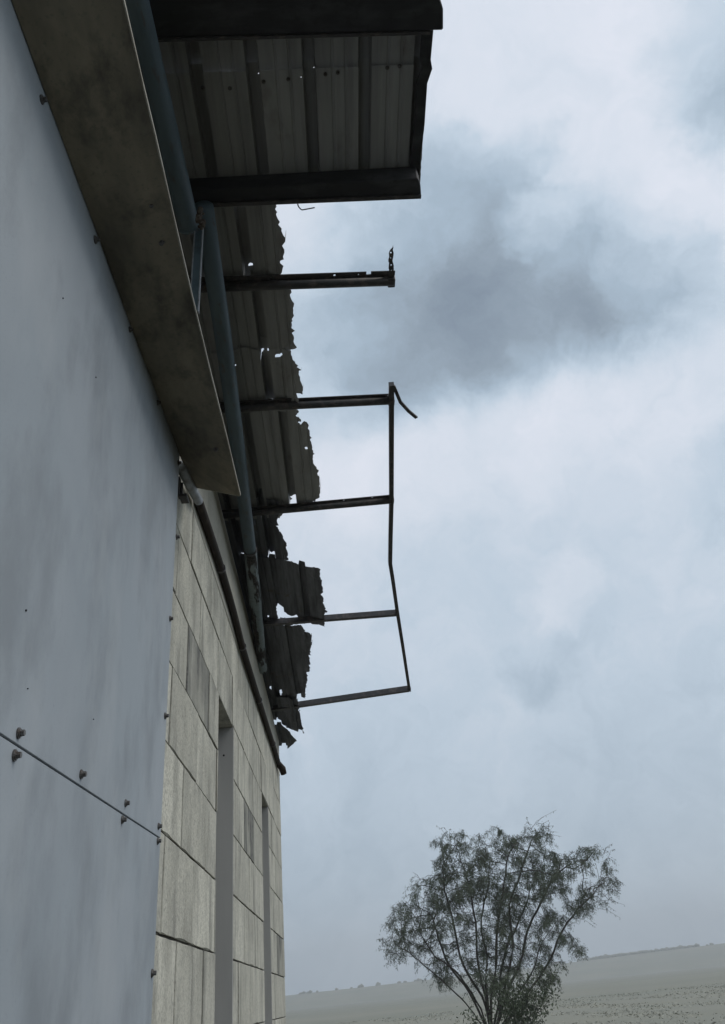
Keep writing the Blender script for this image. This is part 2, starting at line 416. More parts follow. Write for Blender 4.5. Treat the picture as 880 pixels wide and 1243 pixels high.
# ------------------------------------------------------------------ cladding panels
XP = -0.74
cl = thing('wall_cladding', (XP, 1.5, 0), 'flat blue grey cement panels bolted over the near end of the block wall', 'cladding')
def jz(y): return EYE + .497 + .0355 * y
PE = 3.512
def panel(zb0, zb1, zt0, zt1):
    bm = bmesh.new(); y0 = -2.5
    hexa(bm, [(XP - .02, y0, zb0), (XP, y0, zb0), (XP, PE, zb1), (XP - .02, PE, zb1)],
         [(XP - .02, y0, zt0), (XP, y0, zt0), (XP, PE, zt1), (XP - .02, PE, zt1)])
    bmesh.ops.bevel(bm, geom=list(bm.edges), offset=.0012, segments=1, affect='EDGES')
    return finish('panel', bm, M['panel'], cl)
low_panel = panel(0.02, .02, jz(-2.5) - .0028, jz(PE) - .0028)
up_panel = panel(jz(-2.5) + .0028, jz(PE) + .0028, 4.15, 4.15)
bm = bmesh.new(); box(bm, (XW + .004, -2.5, .02), (XP - .021, PE - .02, 4.14)); finish('backing_frame', bm, M['joint'], cl)
bolt_me = None
def bolt(p, parent, s=1.0, axis=Vector((1, 0, 0)), name='bolt'):
    global bolt_me
    if bolt_me is None:
        b = bmesh.new()
        tube(b, [(0, 0, 0), (.004, 0, 0)], .0145, 14); tube(b, [(.004, 0, 0), (.007, 0, 0)], [.012, .011], 14)
        tube(b, [(.007, 0, 0), (.017, 0, 0)], [.0085, .008], 6)
        bmesh.ops.recalc_face_normals(b, faces=b.faces)
        bolt_me = bpy.data.meshes.new('bolt'); b.to_mesh(bolt_me); b.free(); bolt_me.materials.append(M['bolt'])
    o = bpy.data.objects.new(name, bolt_me); C.objects.link(o); o.parent = parent
    q = Vector((1, 0, 0)).rotation_difference(axis)
    o.rotation_euler = (q.to_matrix() @ Matrix.Rotation(random.uniform(0, 6), 3, 'X')).to_euler()
    off = Vector(parent.location)
    if parent.parent: off += parent.parent.location
    o.scale = (s,) * 3; o.location = Vector(p) - off
    return o
for u, v in [(50, 121), (115, 291), (157, 400), (191, 489), (216, 562), (214, 652), (206, 751), (200, 869), (22, 890), (17, 917),
             (98, 940), (152, 975), (148, 995), (192, 1003), (191, 1021)]:
    q = on_x(u, v, XP); bolt(q, up_panel if q.z > jz(q.y) else low_panel, random.uniform(.9, 1.05))
for y in (1.39, .9, .4): 
    bolt((XP, y, jz(y) + .028), up_panel); bolt((XP, y, jz(y) - .028), low_panel)
for zz in (1.75, 1.3, .85, .4): bolt((XP, 3.475, zz), low_panel)
for u, v, r in [(31, 741, .0028), (33, 836, .0016), (113, 873, .0016), (76, 362, .0022), (116, 458, .002)]:
    bm = bmesh.new(); p = on_x(u, v, XP)
    tube(bm, [p, p + Vector((.003, 0, 0))], r, 8); finish('screw_hole', bm, M['joint'], up_panel)

# ------------------------------------------------------------------ soffit board over the panel
sf = thing('soffit_board', (-.6, 2, 4.0), 'long olive stained board jutting out above the grey panels with a pale edge', 'board')
SZ = 2.45
pl = [on_x(u, v, XP + .002) for u, v in [(13.6, 0), (54.5, 112.5), (83.5, 191), (122, 295), (161, 402), (196.5, 495), (219, 556), (237, 592)]]
# inner edge sits on the panel face; outer edge level
inner = [(XP + .003, -1.5, EYE + 2.25)] + [(XP + .003, p.y, p.z) for p in pl]
outer = [on_z(u, v, SZ) for u, v in [(148, 0), (171.5, 102), (188, 170), (209, 262), (231, 356), (255, 455), (274, 530), (291, 602)]]
outer = [(-.478, -1.5, EYE + SZ)] + [(p.x, p.y, p.z) for p in outer]
bm = bmesh.new(); th = .022; nseg = len(inner)
lo_i = [bm.verts.new(p) for p in inner]; lo_o = [bm.verts.new(p) for p in outer]
up_i = [bm.verts.new((p[0], p[1], p[2] + th)) for p in inner]; up_o = [bm.verts.new((p[0], p[1], p[2] + th)) for p in outer]
for i in range(nseg - 1):
    bm.faces.new((lo_i[i], lo_o[i], lo_o[i + 1], lo_i[i + 1])); bm.faces.new((up_i[i], up_i[i + 1], up_o[i + 1], up_o[i]))
    bm.faces.new((lo_o[i], up_o[i], up_o[i + 1], lo_o[i + 1])); bm.faces.new((lo_i[i], lo_i[i + 1], up_i[i + 1], up_i[i]))
bm.faces.new((lo_i[0], up_i[0], up_o[0], lo_o[0])); bm.faces.new((lo_i[-1], lo_o[-1], up_o[-1], up_i[-1]))
finish('board', bm, M['soffit'], sf)
bm = bmesh.new()
bar(bm, [(x + .003, y, z + .008) for i, (x, y, z) in enumerate(outer)], .005, .014)
finish('edge_lip', bm, M['lip'], sf)
bm = bmesh.new()
a = Vector(inner[-1]); b = Vector(outer[-1]); bar(bm, [a + Vector((.01, .0035, .011)), b + Vector((-.002, .0035, .011))], .005, .020)
finish('end_lip', bm, M['lip'], sf)
for u, v in [(184, 247), (196, 293), (262, 545)]:
    bolt(on_z(u, v, SZ - .006), sf, 1.0, Vector((0, 0, -1)), 'fixing_bolt')

# ------------------------------------------------------------------ conduit along the wall
cd = thing('wall_conduit', (-.76, 6, EYE + 2.6), 'dark brown burnt conduit pipe running along the top course of the block wall', 'pipe')
XC = -.768
cp = [on_x(u, v, XC) for u, v in [(240, 606), (254, 647), (268, 690), (283, 742), (294, 785), (304.5, 820), (314, 850), (323.5, 880), (331, 903), (338, 926)]]
bm = bmesh.new()
def smooth_path(pts, n=5):
    out = []
    for i in range(len(pts) - 1):
        p0 = pts[max(i - 1, 0)]; p1 = pts[i]; p2 = pts[i + 1]; p3 = pts[min(i + 2, len(pts) - 1)]
        for k in range(n):
            t = k / n
            out.append(.5 * ((2 * p1) + (p2 - p0) * t + (2 * p0 - 5 * p1 + 4 * p2 - p3) * t * t + (3 * p1 - p0 - 3 * p2 + p3) * t ** 3))
    return out + [pts[-1]]
tube(bm, smooth_path(cp), .030, 14); finish('pipe', bm, M['conduit'], cd, True)
bm = bmesh.new(); st = [on_x(u, v, XC + .012) for u, v in [(219, 565), (228, 584), (241, 608)]]
tube(bm, smooth_path(st), .029, 14); finish('bare_pipe_end', bm, M['conduit_pale'], cd, True)
bm = bmesh.new(); e = cp[-1]
tube(bm, [e, e + Vector((.01, .10, -.01)), e + Vector((.035, .20, -.03)), e + Vector((.05, .24, -.09))], [.030, .040, .046, .040], 14)
finish('end_elbow', bm, M['conduit'], cd, True)
for i in (2, 4, 6, 8):
    bm = bmesh.new(); d = (cp[i] - cp[i - 1]).normalized()
    tube(bm, [cp[i] - d * .012, cp[i] + d * .012], .0365, 14); finish('clamp', bm, M['steel'], cd)
bm = bmesh.new(); q = on_x(223, 592, XC + .02)
box(bm, (q.x - .03, q.y - .012, q.z - .055), (q.x - .022, q.y + .03, q.z + .07)); box(bm, (q.x - .0215, q.y - .01, q.z - .06), (q.x + .02, q.y + .07, q.z - .045))
box(bm, (q.x - .0215, q.y + .02, q.z - .044), (q.x - .01, q.y + .034, q.z + .05))
finish('clamp_bracket', bm, M['steel'], cd)

# ------------------------------------------------------------------ steel pipes under the roof
p1 = thing('thick_pipe', (-.6, 2, EYE + 3.42), 'thick blue grey steel pipe ending open above the olive board', 'pipe')
zz = 3.42
a = on_z(163, 0, zz); b = on_z(229, 276, zz); d = (b - a).normalized()
bm = bmesh.new(); tube(bm, [a - d * 3.0, b], .058, 20, cap=False); tube(bm, [b - d * .002, a - d * 3.0], .052, 20, cap=False)
finish('pipe', bm, M['pipe'], p1, True)
bm = bmesh.new(); tube(bm, [b - d * .022, b - d * .002], .0595, 20); finish('weld_collar', bm, M['pipe'], p1, True)
p2 = thing('long_pipe', (-.6, 5, EYE + 3.4), 'long slim blue grey pipe slanting to the wall top, its far end peeling', 'pipe')
def up2(u, v): return on_z(u, v, 3.60, -.045)
a = up2(247, 250.5); m_ = up2(304, 672); b = up2(318, 812)
bm = bmesh.new(); tube(bm, [a, up2(269.5, 400), up2(288, 540), m_], .052, 20); finish('pipe', bm, M['pipe'], p2, True)
d = (b - m_).normalized()
bm = bmesh.new(); path = [m_ - d * .06 + (b - m_ + d * .06) * t for t in [i / 18 for i in range(19)]]
tube(bm, path, [.056 + random.uniform(-.002, .003) for _ in path], 20); finish('peeling_sleeve', bm, M['peel'], p2, True)
bm = bmesh.new(); tube(bm, [m_ - d * .075, m_ - d * .05], .060, 20); finish('coupling', bm, M['steel'], p2, True)
hs = thing('hanger_strap', on_x(240, 320, -.53), 'narrow flat steel hanger strap between the thick pipe and the board', 'strap')
bm = bmesh.new(); q0 = on_x(242.5, 262, -.53); q1 = on_x(235.5, 380, -.53)
bar(bm, [q0, q1], .036, .006, Vector((0, 1, 0))); finish('strap', bm, M['pipe'], hs)
bm = bmesh.new()
for s in (-1, 1): bar(bm, [q0 + Vector((s * .020, 0, 0)), q1 + Vector((s * .020, 0, 0))], .005, .022, Vector((0, 1, 0)))
finish('strap_edge', bm, M['conduit_pale'], hs)
bm = bmesh.new(); q = on_x(243, 263, -.50)
for k in range(22):
    c = q + Vector((random.uniform(-.018, .018), random.uniform(-.02, .02), random.uniform(-.07, .05)))
    s = random.uniform(.006, .012); box(bm, c - Vector((s, s, s)), c + Vector((s, s, s)), .004)
finish('rusted_clip', bm, M['rust'], hs)

# ------------------------------------------------------------------ roof sheets
def ragged(ring, amp, step, seed):
    rnd = random.Random(seed); out = []
    for i in range(len(ring)):
        a = Vector(ring[i]); b = Vector(ring[(i + 1) % len(ring)])
        out.append(a); n = int((b - a).length / step)
        nn = Vector((-(b - a).y, (b - a).x)).normalized() if n else None
        if (b - a).length > 1.6: continue
        walk = 0
        for k in range(1, n):
            walk = walk * .6 + rnd.gauss(0, amp) + (rnd.uniform(.008, .03) * rnd.choice((-1, 1)) if amp > .003 and rnd.random() < .07 else 0)
            out.append(a + (b - a) * (k / n + rnd.uniform(-.25, .25) / n) + nn * walk)
    return out
def rib(x, x0, pitch):
    """height of the trapezoid profile above the pan"""
    t = (x - x0) % pitch
    prof = [(0, 0), (pitch * .26, 0), (pitch * .28, .006), (pitch * .31, .006), (pitch * .33, 0), (pitch * .50, 0), (pitch * .52, .006), (pitch * .55, .006), (pitch * .57, 0),
            (pitch * .755, 0), (pitch * .79, .075), (pitch * .98, .075), (pitch, 0)]
    for (a, ha), (b, hb) in zip(prof, prof[1:]):
        if a <= t <= b: return ha + (hb - ha) * (t - a) / (b - a)
    return 0
FR = (0, .26, .28, .31, .33, .50, .52, .55, .57, .755, .79, .98)
def sheet(name, ring_px, parent, m, drop=0.0, x0=0.0, pitch=.262, amp=.004, holes=(), inner_x=None, plane=None, seed=1, step=.017, inner_far=None, relief=1.3, curl=0.0):
    """ring_px: the visible outer edge from near to far; closes inboard at inner_x."""
    pz, psy, psx = plane if plane else (R0 + drop, RS, 0.0)
    pt = lambda u, v: on_z(u, v, pz, psy, psx)
    ring = [pt(u, v).xy for u, v in ring_px]
    if inner_x is not None:
        ring += [Vector((inner_x, ring[-1].y)), Vector((inner_x, ring[0].y))]
    ring = ragged(ring, amp, step, seed)
    hl = []
    for h in holes: hl.append([pt(u, v).xy for u, v in h])
    hl = [ragged(h, amp * .5, .008, seed + 3) for h in hl]
    vs, fs = plate(ring, hl, 0, None)
    bm = bmesh.new(); bv = [bm.verts.new((p.x, p.y, 0)) for p in vs]
    for f in fs:
        try: bm.faces.new([bv[i] for i in f])
        except ValueError: pass
    xsv = [p.x for p in vs]; k0 = math.floor((min(xsv) - x0) / pitch); k1 = math.ceil((max(xsv) - x0) / pitch)
    for k in range(k0, k1 + 1):
        for fr in FR:
            x = x0 + (k + fr) * pitch
            if min(xsv) < x < max(xsv):
                bmesh.ops.bisect_plane(bm, geom=bm.verts[:] + bm.edges[:] + bm.faces[:], dist=1e-5, plane_co=(x, 0, 0), plane_no=(1, 0, 0))
    ysv = [p.y for p in vs]; y = min(ysv) + .15
    while y < max(ysv):
        bmesh.ops.bisect_plane(bm, geom=bm.verts[:] + bm.edges[:] + bm.faces[:], dist=1e-5, plane_co=(0, y, 0), plane_no=(0, 1, 0)); y += .15
    for v in bm.verts:
        w = mnoise.noise(Vector((v.co.x * 3, v.co.y * 3, seed))) * .008
        v.co.z = EYE + pz + psy * v.co.y + psx * v.co.x + relief * rib(v.co.x, x0, pitch) + w
    if curl:
        by = {}
        for v in bm.verts:
            k = round(v.co.y / .15)
            for q in (k - 1, k, k + 1): by[q] = max(by.get(q, -9), v.co.x)
        for v in bm.verts:
            t_ = max(0, 1 - (by[round(v.co.y / .15)] - v.co.x) / .28)
            v.co.z -= curl * t_ * t_ * (.45 + 1.1 * abs(mnoise.noise(Vector((v.co.y * 2.3, seed * 3.1, 0)))) + .5 * mnoise.noise(Vector((v.co.x * 6, v.co.y * 9, seed))))
    bmesh.ops.remove_doubles(bm, verts=bm.verts, dist=1e-5)
    bmesh.ops.recalc_face_normals(bm, faces=bm.faces)
    o = finish(name, bm, m, parent)
    md = o.modifiers.new('thickness', 'SOLIDIFY'); md.thickness = .0016; md.offset = 0
    return o

can = thing('canopy', (0, 2, EYE + 3.7), 'near roof overhang still whole, ribbed sheets framed by sooty beams', 'canopy')
XA = on_z(382, 45, R0, RS).x
PITCH = on_z(452, 45, R0, RS).x - XA
def dots(pts, r=1.1): return [[(u - r, v - r * .6), (u + r, v - r), (u + r * .8, v + r * .7), (u - r * .6, v + r)] for u, v in pts]
sheet('roof_sheet', [(530, -45), (526, 10), (520.5, 70), (520, 84)], can, M['sheet'], .022, XA, PITCH, .0006, relief=1.0, inner_x=-1.7, seed=2,
      holes=[[(301, 101), (303, 100.5), (303, 103), (301, 103)]])
sheet('roof_sheet', [(520.5, 78), (518, 100), (515, 150), (511, 200), (509, 240)], can, M['sheet'], 0.0, XA, PITCH, .0008, relief=1.0, inner_x=-1.7, seed=3,
      holes=dots([(344.5, 212.5)], .8) + dots([(314, 99), (365.5, 94), (382, 92.5), (432, 86.5), (450.5, 85)], .7))
bm = bmesh.new()
for i in range(5):                   # lap seam fixings hold the two sheets
    pass
bm.free()
for (u, v) in [(246, 106), (279, 107), (320, 99), (350, 96), (395, 90), (410, 88), (470, 82), (485, 80)]:
    bolt(on_z(u, v, R0 - .003, RS), can, .7, Vector((0, 0, -1)), 'sheet_screw')
# lap strip just under the seam
# fascia box at the near end
def pa(u, v, d=-.08): return on_z(u, v, R0 + d, RS)
bm = bmesh.new()
f0 = pa(176, 46, -.14); f1 = pa(538, 37, -.14); f2 = pa(538, 10, -.14); f3 = pa(526, -14, -.14); f4 = pa(520, -90, -.14); f5 = pa(140, -90, -.14)
lowq = [Vector((-1.1, f0.y, f0.z)), f1, f2, f3, f4, Vector((-1.1, f4.y, f4.z))]
hexa(bm, lowq, [p + Vector((0, 0, .135)) for p in lowq])
bmesh.ops.bevel(bm, geom=list(bm.edges), offset=.006, segments=1, affect='EDGES')
finish('fascia_beam', bm, M['fascia'], can)
bm = bmesh.new(); bar(bm, [Vector((-1.1, f0.y + .006, f0.z + .02)), f1 + Vector((-.06, .006, .02))], .012, .06)
finish('fascia_lip', bm, M['steel'], can)
bm = bmesh.new()
g0 = pa(236, 250.5, -.12); g1 = pa(511.5, 240, -.12); g2 = pa(510.5, 225, -.12); g3 = pa(507.5, 217, -.12); g4 = pa(262, 232, -.12)
lowq = [Vector((-1.1, g0.y, g0.z)), g1, g2, g3, Vector((-1.1, g4.y, g4.z))]
hexa(bm, lowq, [p + Vector((0, 0, .112)) for p in lowq])
bmesh.ops.bevel(bm, geom=list(bm.edges), offset=.005, segments=1, affect='EDGES')
finish('cross_beam', bm, M['fascia'], can)
bm = bmesh.new(); bar(bm, [Vector((-1.1, g0.y - .014, g0.z - .007)), g1 + Vector((-.004, -.014, -.007))], .022, .012); finish('beam_flange', bm, M['steel'], can)
bm = bmesh.new()
e = [pa(u, v, -.012) for u, v in [(519, 36), (516, 72), (518, 82), (512, 100), (509, 150), (504, 190), (503, 212)]]
bar(bm, e, .052, .018); finish('edge_trim', bm, M['fascia'], can)
wr = tag(None or finish('hanging_wire', (lambda b: (tube(b, smooth_path([pa(u, v, -.14) for u, v in [(361, 244), (362, 250), (366, 254.5), (371, 254), (382, 252)]], 4), .0035, 6), b)[1])(bmesh.new()), M['steel']),
         'short bent wire dangling from the near cross beam', 'wire')

GT = 'torn roof sheets along the burnt overhang'
def torn(label, far_y=None):
    return thing('roof_sheet', (-.5, 0, EYE + 3.6), label, 'roof sheet', GT)
XB = on_z(303, 290, R0, RS).x
t = torn('rusty edged roof sheet between the near cross beam and the arm with upturned tip')
sheet('sheet', [(334, 240), (333.7, 249), (337, 262), (341.7, 274), (345, 288.6), (344, 301), (343.8, 317), (340, 327), (336, 332), (335, 346)], t, M['sheet'], .004, XB, PITCH, .006, inner_x=-1.7, seed=5, curl=0.07,
      holes=[[(302, 333), (304, 331.5), (308, 332), (310, 333.5), (310, 336), (302, 336)]])
t = torn('frayed roof sheet just beyond the arm with the upturned tip')
XC1 = on_z(321, 380, R0, RS).x
sheet('sheet', [(350, 338), (351.5, 352), (355.4, 370), (354, 384), (354, 401), (356, 409), (358, 419), (352.5, 422), (352.5, 426)], t, M['sheet'], .008, XC1, PITCH, .006, inner_x=-1.7, seed=6, curl=0.07)
t = torn('torn roof sheet with slits in it, ending at the second bare arm')
sheet('sheet', [(353, 421), (353, 425.5), (360, 440), (362.6, 448), (367, 471.6), (359.4, 472), (360, 483), (360, 497)], t, M['sheet'], -.004, XC1, PITCH, .006, inner_x=-1.7, seed=7, curl=0.07,
      holes=[[(334, 430), (338, 428), (342, 427), (342, 430), (338, 432), (334, 433)], [(316, 438), (320, 435.5), (321, 437), (318, 440)], [(324.5, 436), (327.5, 436), (327, 438.5), (325, 438.5)]] + dots([(285.5, 443)]))
t = torn('torn roof sheet with a curled burnt edge between the second and third bare arms')
XD = on_z(347, 560, R0, RS).x + .05
sheet('sheet', [(359, 486), (360, 490), (362.7, 498), (365, 513), (369, 509), (374.6, 513), (375.5, 521), (380, 542), (382, 563), (388, 582), (389.8, 594.5), (383, 602.5), (382, 606), (352, 614), (340, 629)], t, M['sheet'], .0, XD, PITCH, .006, inner_x=-1.7, seed=8, curl=0.05,
      holes=dots([(371.5, 540.5)], 1.6))
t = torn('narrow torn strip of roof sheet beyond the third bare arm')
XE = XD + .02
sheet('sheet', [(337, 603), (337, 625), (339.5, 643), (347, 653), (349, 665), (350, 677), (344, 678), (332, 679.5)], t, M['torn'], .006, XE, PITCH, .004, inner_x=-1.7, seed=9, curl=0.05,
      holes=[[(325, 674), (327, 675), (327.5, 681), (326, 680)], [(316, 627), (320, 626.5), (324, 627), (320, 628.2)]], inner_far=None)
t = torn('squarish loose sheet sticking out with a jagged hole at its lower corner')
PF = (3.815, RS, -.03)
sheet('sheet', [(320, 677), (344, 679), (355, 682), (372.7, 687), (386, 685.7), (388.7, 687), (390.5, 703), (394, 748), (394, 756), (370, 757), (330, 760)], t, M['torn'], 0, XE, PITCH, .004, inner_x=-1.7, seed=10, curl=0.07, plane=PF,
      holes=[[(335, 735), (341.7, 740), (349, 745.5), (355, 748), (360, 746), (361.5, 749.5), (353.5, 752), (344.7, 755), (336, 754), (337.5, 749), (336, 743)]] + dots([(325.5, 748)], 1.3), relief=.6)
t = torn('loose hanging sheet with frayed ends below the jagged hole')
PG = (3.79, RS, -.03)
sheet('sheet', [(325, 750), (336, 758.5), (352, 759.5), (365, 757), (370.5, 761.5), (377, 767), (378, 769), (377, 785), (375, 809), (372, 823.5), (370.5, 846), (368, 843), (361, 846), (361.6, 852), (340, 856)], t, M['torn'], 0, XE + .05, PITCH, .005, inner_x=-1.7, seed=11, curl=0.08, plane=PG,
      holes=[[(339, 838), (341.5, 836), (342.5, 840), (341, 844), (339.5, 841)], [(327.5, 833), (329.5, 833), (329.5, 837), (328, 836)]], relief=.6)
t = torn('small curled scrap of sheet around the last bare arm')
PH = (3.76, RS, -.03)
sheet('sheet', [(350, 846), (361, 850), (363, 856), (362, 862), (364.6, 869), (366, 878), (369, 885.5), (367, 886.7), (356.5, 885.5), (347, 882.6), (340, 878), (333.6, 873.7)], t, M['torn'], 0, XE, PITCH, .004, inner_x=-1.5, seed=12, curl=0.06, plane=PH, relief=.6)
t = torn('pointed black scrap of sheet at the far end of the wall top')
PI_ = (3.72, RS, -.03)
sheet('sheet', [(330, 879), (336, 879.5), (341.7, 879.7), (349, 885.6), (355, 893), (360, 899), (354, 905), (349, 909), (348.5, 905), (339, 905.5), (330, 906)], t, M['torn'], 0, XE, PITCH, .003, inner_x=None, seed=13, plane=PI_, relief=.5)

# ------------------------------------------------------------------ bare arms and bent edge tube
GA = 'bare steel arms under the burnt overhang'
ad = -.055
def arm_pt(u, v, d=ad): return on_z(u, v, R0 + d, RS)
def arm(label, l, r, tube_r, flange=None, square=False, notches=(), holes=()):
    a = arm_pt(*l); b = arm_pt(*r); d = (b - a).normalized()
    t = thing('support_arm', b, label, 'steel arm', GA)
    k = (a.x + 1.05) / d.x
    bm = bmesh.new()
    if square: bar(bm, [a - d * k, b], tube_r * 2, tube_r * 2)
    else: tube(bm, [a - d * k, b], tube_r, 14)
    finish('arm_tube', bm, M['steel'], t, not square)
    if flange:                       # upright plate edge of the angle with its holes and notches
        w, ext = flange
        fo = d.cross(Vector((0, 0, 1))).normalized()      # towards the camera (smaller y)
        ln = (b - a + d * k).length; o = a - d * k
        rnd = random.Random(int(l[1]))
        top = []
        x = ln
        ring = [(0, 0), (ln + ext, 0), (ln + ext, w)]
        for (nx, nw) in notches: ring += [(ln - nx, w + rnd.uniform(-.001, .001)), (ln - nx, w * .55), (ln - nx - nw, w * .5), (ln - nx - nw, w)]
        ring += [(0, w)]
        hl = []
        for (hx, hy, hr) in holes:
            hl.append([(ln - hx + hr * math.cos(q * math.pi / 4), w * hy + hr * math.sin(q * math.pi / 4)) for q in range(8)])
        vs, fs = plate(ring, hl, 0, None)
        bm = bmesh.new(); bv = [bm.verts.new(o + d * p.x + fo * (p.y + tube_r * .6) + Vector((0, 0, tube_r * .6))) for p in vs]
        for f in fs:
            try: bm.faces.new([bv[i] for i in f])
            except ValueError: pass
        fl = finish('arm_flange', bm, M['steel'], t)
        md = fl.modifiers.new('thickness', 'SOLIDIFY'); md.thickness = .005; md.offset = 0
    return t, a, b, d
t, a, b, d = arm('bare steel arm with a perforated upturned tip, nearest of the exposed arms', (275, 348), (478, 341), .030, (.046, .006), notches=[(.14, .028)],
    holes=[(.36, .6, .0075), (.215, .6, .004), (.74, .5, .006)])
# upturned perforated tip: an angle stub turned along the eaves
bm = bmesh.new()
p0 = arm_pt(478, 336); p1 = arm_pt(471.5, 337); p2 = arm_pt(472, 307); p3 = arm_pt(477, 298); p4 = arm_pt(477.5, 320)
ring = [p.xy for p in (p1, p2, p3, p4, p0)]
ring = ragged(ring, .0025, .012, 4)
hl = [[arm_pt(u + r * math.cos(q), v + r * math.sin(q)).xy for q in [i * math.pi / 3 for i in range(6)]] for u, v, r in [(474.3, 306.5, 1.3), (474.8, 321.5, 1.1), (474.2, 313, .8), (475, 328, .7)]]
vs, fs = plate(ring, hl, 0, None)
bv = [bm.verts.new((p.x, p.y, roofz(p.y, ad))) for p in vs]
for f in fs:
    try: bm.faces.new([bv[i] for i in f])
    except ValueError: pass
o = finish('upturned_tip', bm, M['steel'], t); md = o.modifiers.new('thickness', 'SOLIDIFY'); md.thickness = .006; md.offset = 0
bm = bmesh.new(); q = arm_pt(475, 341); box(bm, q - Vector((.022, .03, .02)), q + Vector((.022, .038, .03)), .004); finish('end_bracket', bm, M['steel'], t)
t, a, b, d = arm('second bare steel arm, ending under the bent flat strip', (290, 495), (474, 486), .031, (.034, 0), holes=[(.02, .5, .005)])
bm = bmesh.new(); bar(bm, [arm_pt(475, 467), arm_pt(478, 469), arm_pt(481, 476), arm_pt(486, 488), arm_pt(496, 499), arm_pt(505.5, 507)], .024, .012); finish('bent_strip', bm, M['steel'], t)
t, a, b, d = arm('third bare steel arm, meeting the edge tube where it runs straight', (310, 622), (475, 607), .031, (.036, 0), holes=[(.16, .6, .007), (.40, .6, .007)])
t, a, b, d = arm('fourth bare steel arm, thin, beside the jagged hole', (345, 754.5), (481, 744), .028, square=True)
t, a, b, d = arm('last and thinnest bare steel arm, sloping at the far corner', (355, 856.5), (496, 836), .033, square=True)
ed = thing('edge_tube', arm_pt(475, 600), 'thin bent steel tube joining the outer ends of the bare arms', 'steel tube')
bm = bmesh.new(); bar(bm, [arm_pt(u, v) for u, v in [(475, 466), (475, 608), (474, 650), (473.5, 683), (477, 705), (482, 741), (489, 785), (497, 838)]], .037, .037)
finish('tube', bm, M['steel'], ed)
for u, v in [(475, 487), (475, 607), (481.5, 743), (496.5, 836)]:
    bm = bmesh.new(); q = arm_pt(u, v); box(bm, q - Vector((.022, .032, .022)), q + Vector((.022, .032, .022)), .005); finish('weld_plate', bm, M['steel'], ed)

# ------------------------------------------------------------------ tree
TY = 28.0
tree = thing('feathery_tree', (on_y(600, 1255, TY).x, TY, 0), 'wispy many stemmed tree with thin drooping leaves standing alone against the sky', 'tree')
rng = np.random.default_rng(5)
def tp(u, v, dy=0.0):
    p = on_y(u, v, TY + dy); return np.array(p)
clumps = [(560, 1062, 44, 34, .9), (600, 1030, 36, 24, .9), (548, 1026, 28, 20, .55), (640, 1042, 38, 28, 1.0), (650, 1010, 18, 14, .45), (520, 1092, 32, 26, .9), (500, 1115, 28, 24, .7),
          (590, 1080, 42, 32, .9), (690, 1052, 28, 22, .7), (718, 1042, 24, 18, .6), (724, 1076, 26, 18, .9), (700, 1092, 28, 20, .6), (630, 1085, 42, 32, .8), (550, 1120, 44, 30, .75),
          (505, 1145, 30, 22, .6), (605, 1130, 50, 28, .6), (665, 1120, 32, 26, .45), (620, 1160, 50, 16, .6), (690, 1150, 26, 12, .3), (670, 1070, 32, 24, .7), (560, 1155, 40, 18, .5), (480, 1150, 16, 14, .3), (545, 1180, 34, 16, .5), (600, 1190, 40, 16, .6), (655, 1180, 34, 18, .5), (640, 1160, 40, 16, .5), (735, 1062, 14, 12, .4), (660, 1000, 10, 10, .3), (560, 1008, 14, 8, .3), (670, 1040, 26, 16, .5)]
att = []
for (u, v, ru, rv, dens) in clumps:
    n = int(ru * rv * dens * .17)
    for _ in range(n):
        q = rng.normal(0, .55, 2)
        if q @ q > 1.3: continue
        att.append(tp(u + q[0] * ru, v + q[1] * rv, rng.normal(0, .9) * 1.0))
att = np.array(att)
stems = [[(598, 1256), (596, 1215), (602, 1172), (603, 1130), (610, 1085), (617, 1040), (630, 1015)],
         [(600, 1256), (618, 1200), (632, 1168), (640, 1130), (652, 1105), (668, 1072), (690, 1050)],
         [(604, 1256), (640, 1205), (664, 1172), (680, 1135), (700, 1105), (720, 1085)],
         [(597, 1256), (590, 1215), (580, 1170), (577, 1120), (570, 1080), (562, 1050)],
         [(595, 1256), (570, 1205), (545, 1172), (530, 1132), (522, 1105)],
         [(596, 1256), (585, 1210), (562, 1172), (550, 1120), (540, 1080), (536, 1045)],
         [(601, 1256), (612, 1200), (623, 1150), (618, 1100), (632, 1060), (648, 1010)],
         [(594, 1256), (560, 1212), (515, 1172), (494, 1155), (476, 1145)],
         [(600, 1256), (590, 1200), (591, 1160), (584, 1120), (596, 1060)],
         [(602, 1256), (628, 1210), (648, 1175), (655, 1150), (676, 1118)],
         [(598, 1256), (606, 1210), (612, 1160), (634, 1110), (645, 1080)],
         [(595, 1256), (578, 1215), (552, 1178), (528, 1160), (508, 1130)]]
nodes = []; par = []; pos = []
for si, s in enumerate(stems):
    prev = -1; off = rng.normal(0, .5)
    P = smooth_path([Vector(tp(u, v, off * min(1, i / 3.0))) for i, (u, v) in enumerate(s)], 4); P = [np.array(p) for p in P]
    for a, b in zip(P, P[1:]):
        n = max(1, int(np.linalg.norm(b - a) / .16))
        for k in range(n):
            p = a + (b - a) * k / n + (rng.normal(0, .010, 3) if prev >= 0 else 0)
            pos.append(p); par.append(prev); prev = len(pos) - 1
n_stem = len(pos)
pos = list(pos); alive = np.ones(len(att), bool); STEP = .13
start_ok = [i for i in range(n_stem) if pos[i][2] > 1.0]
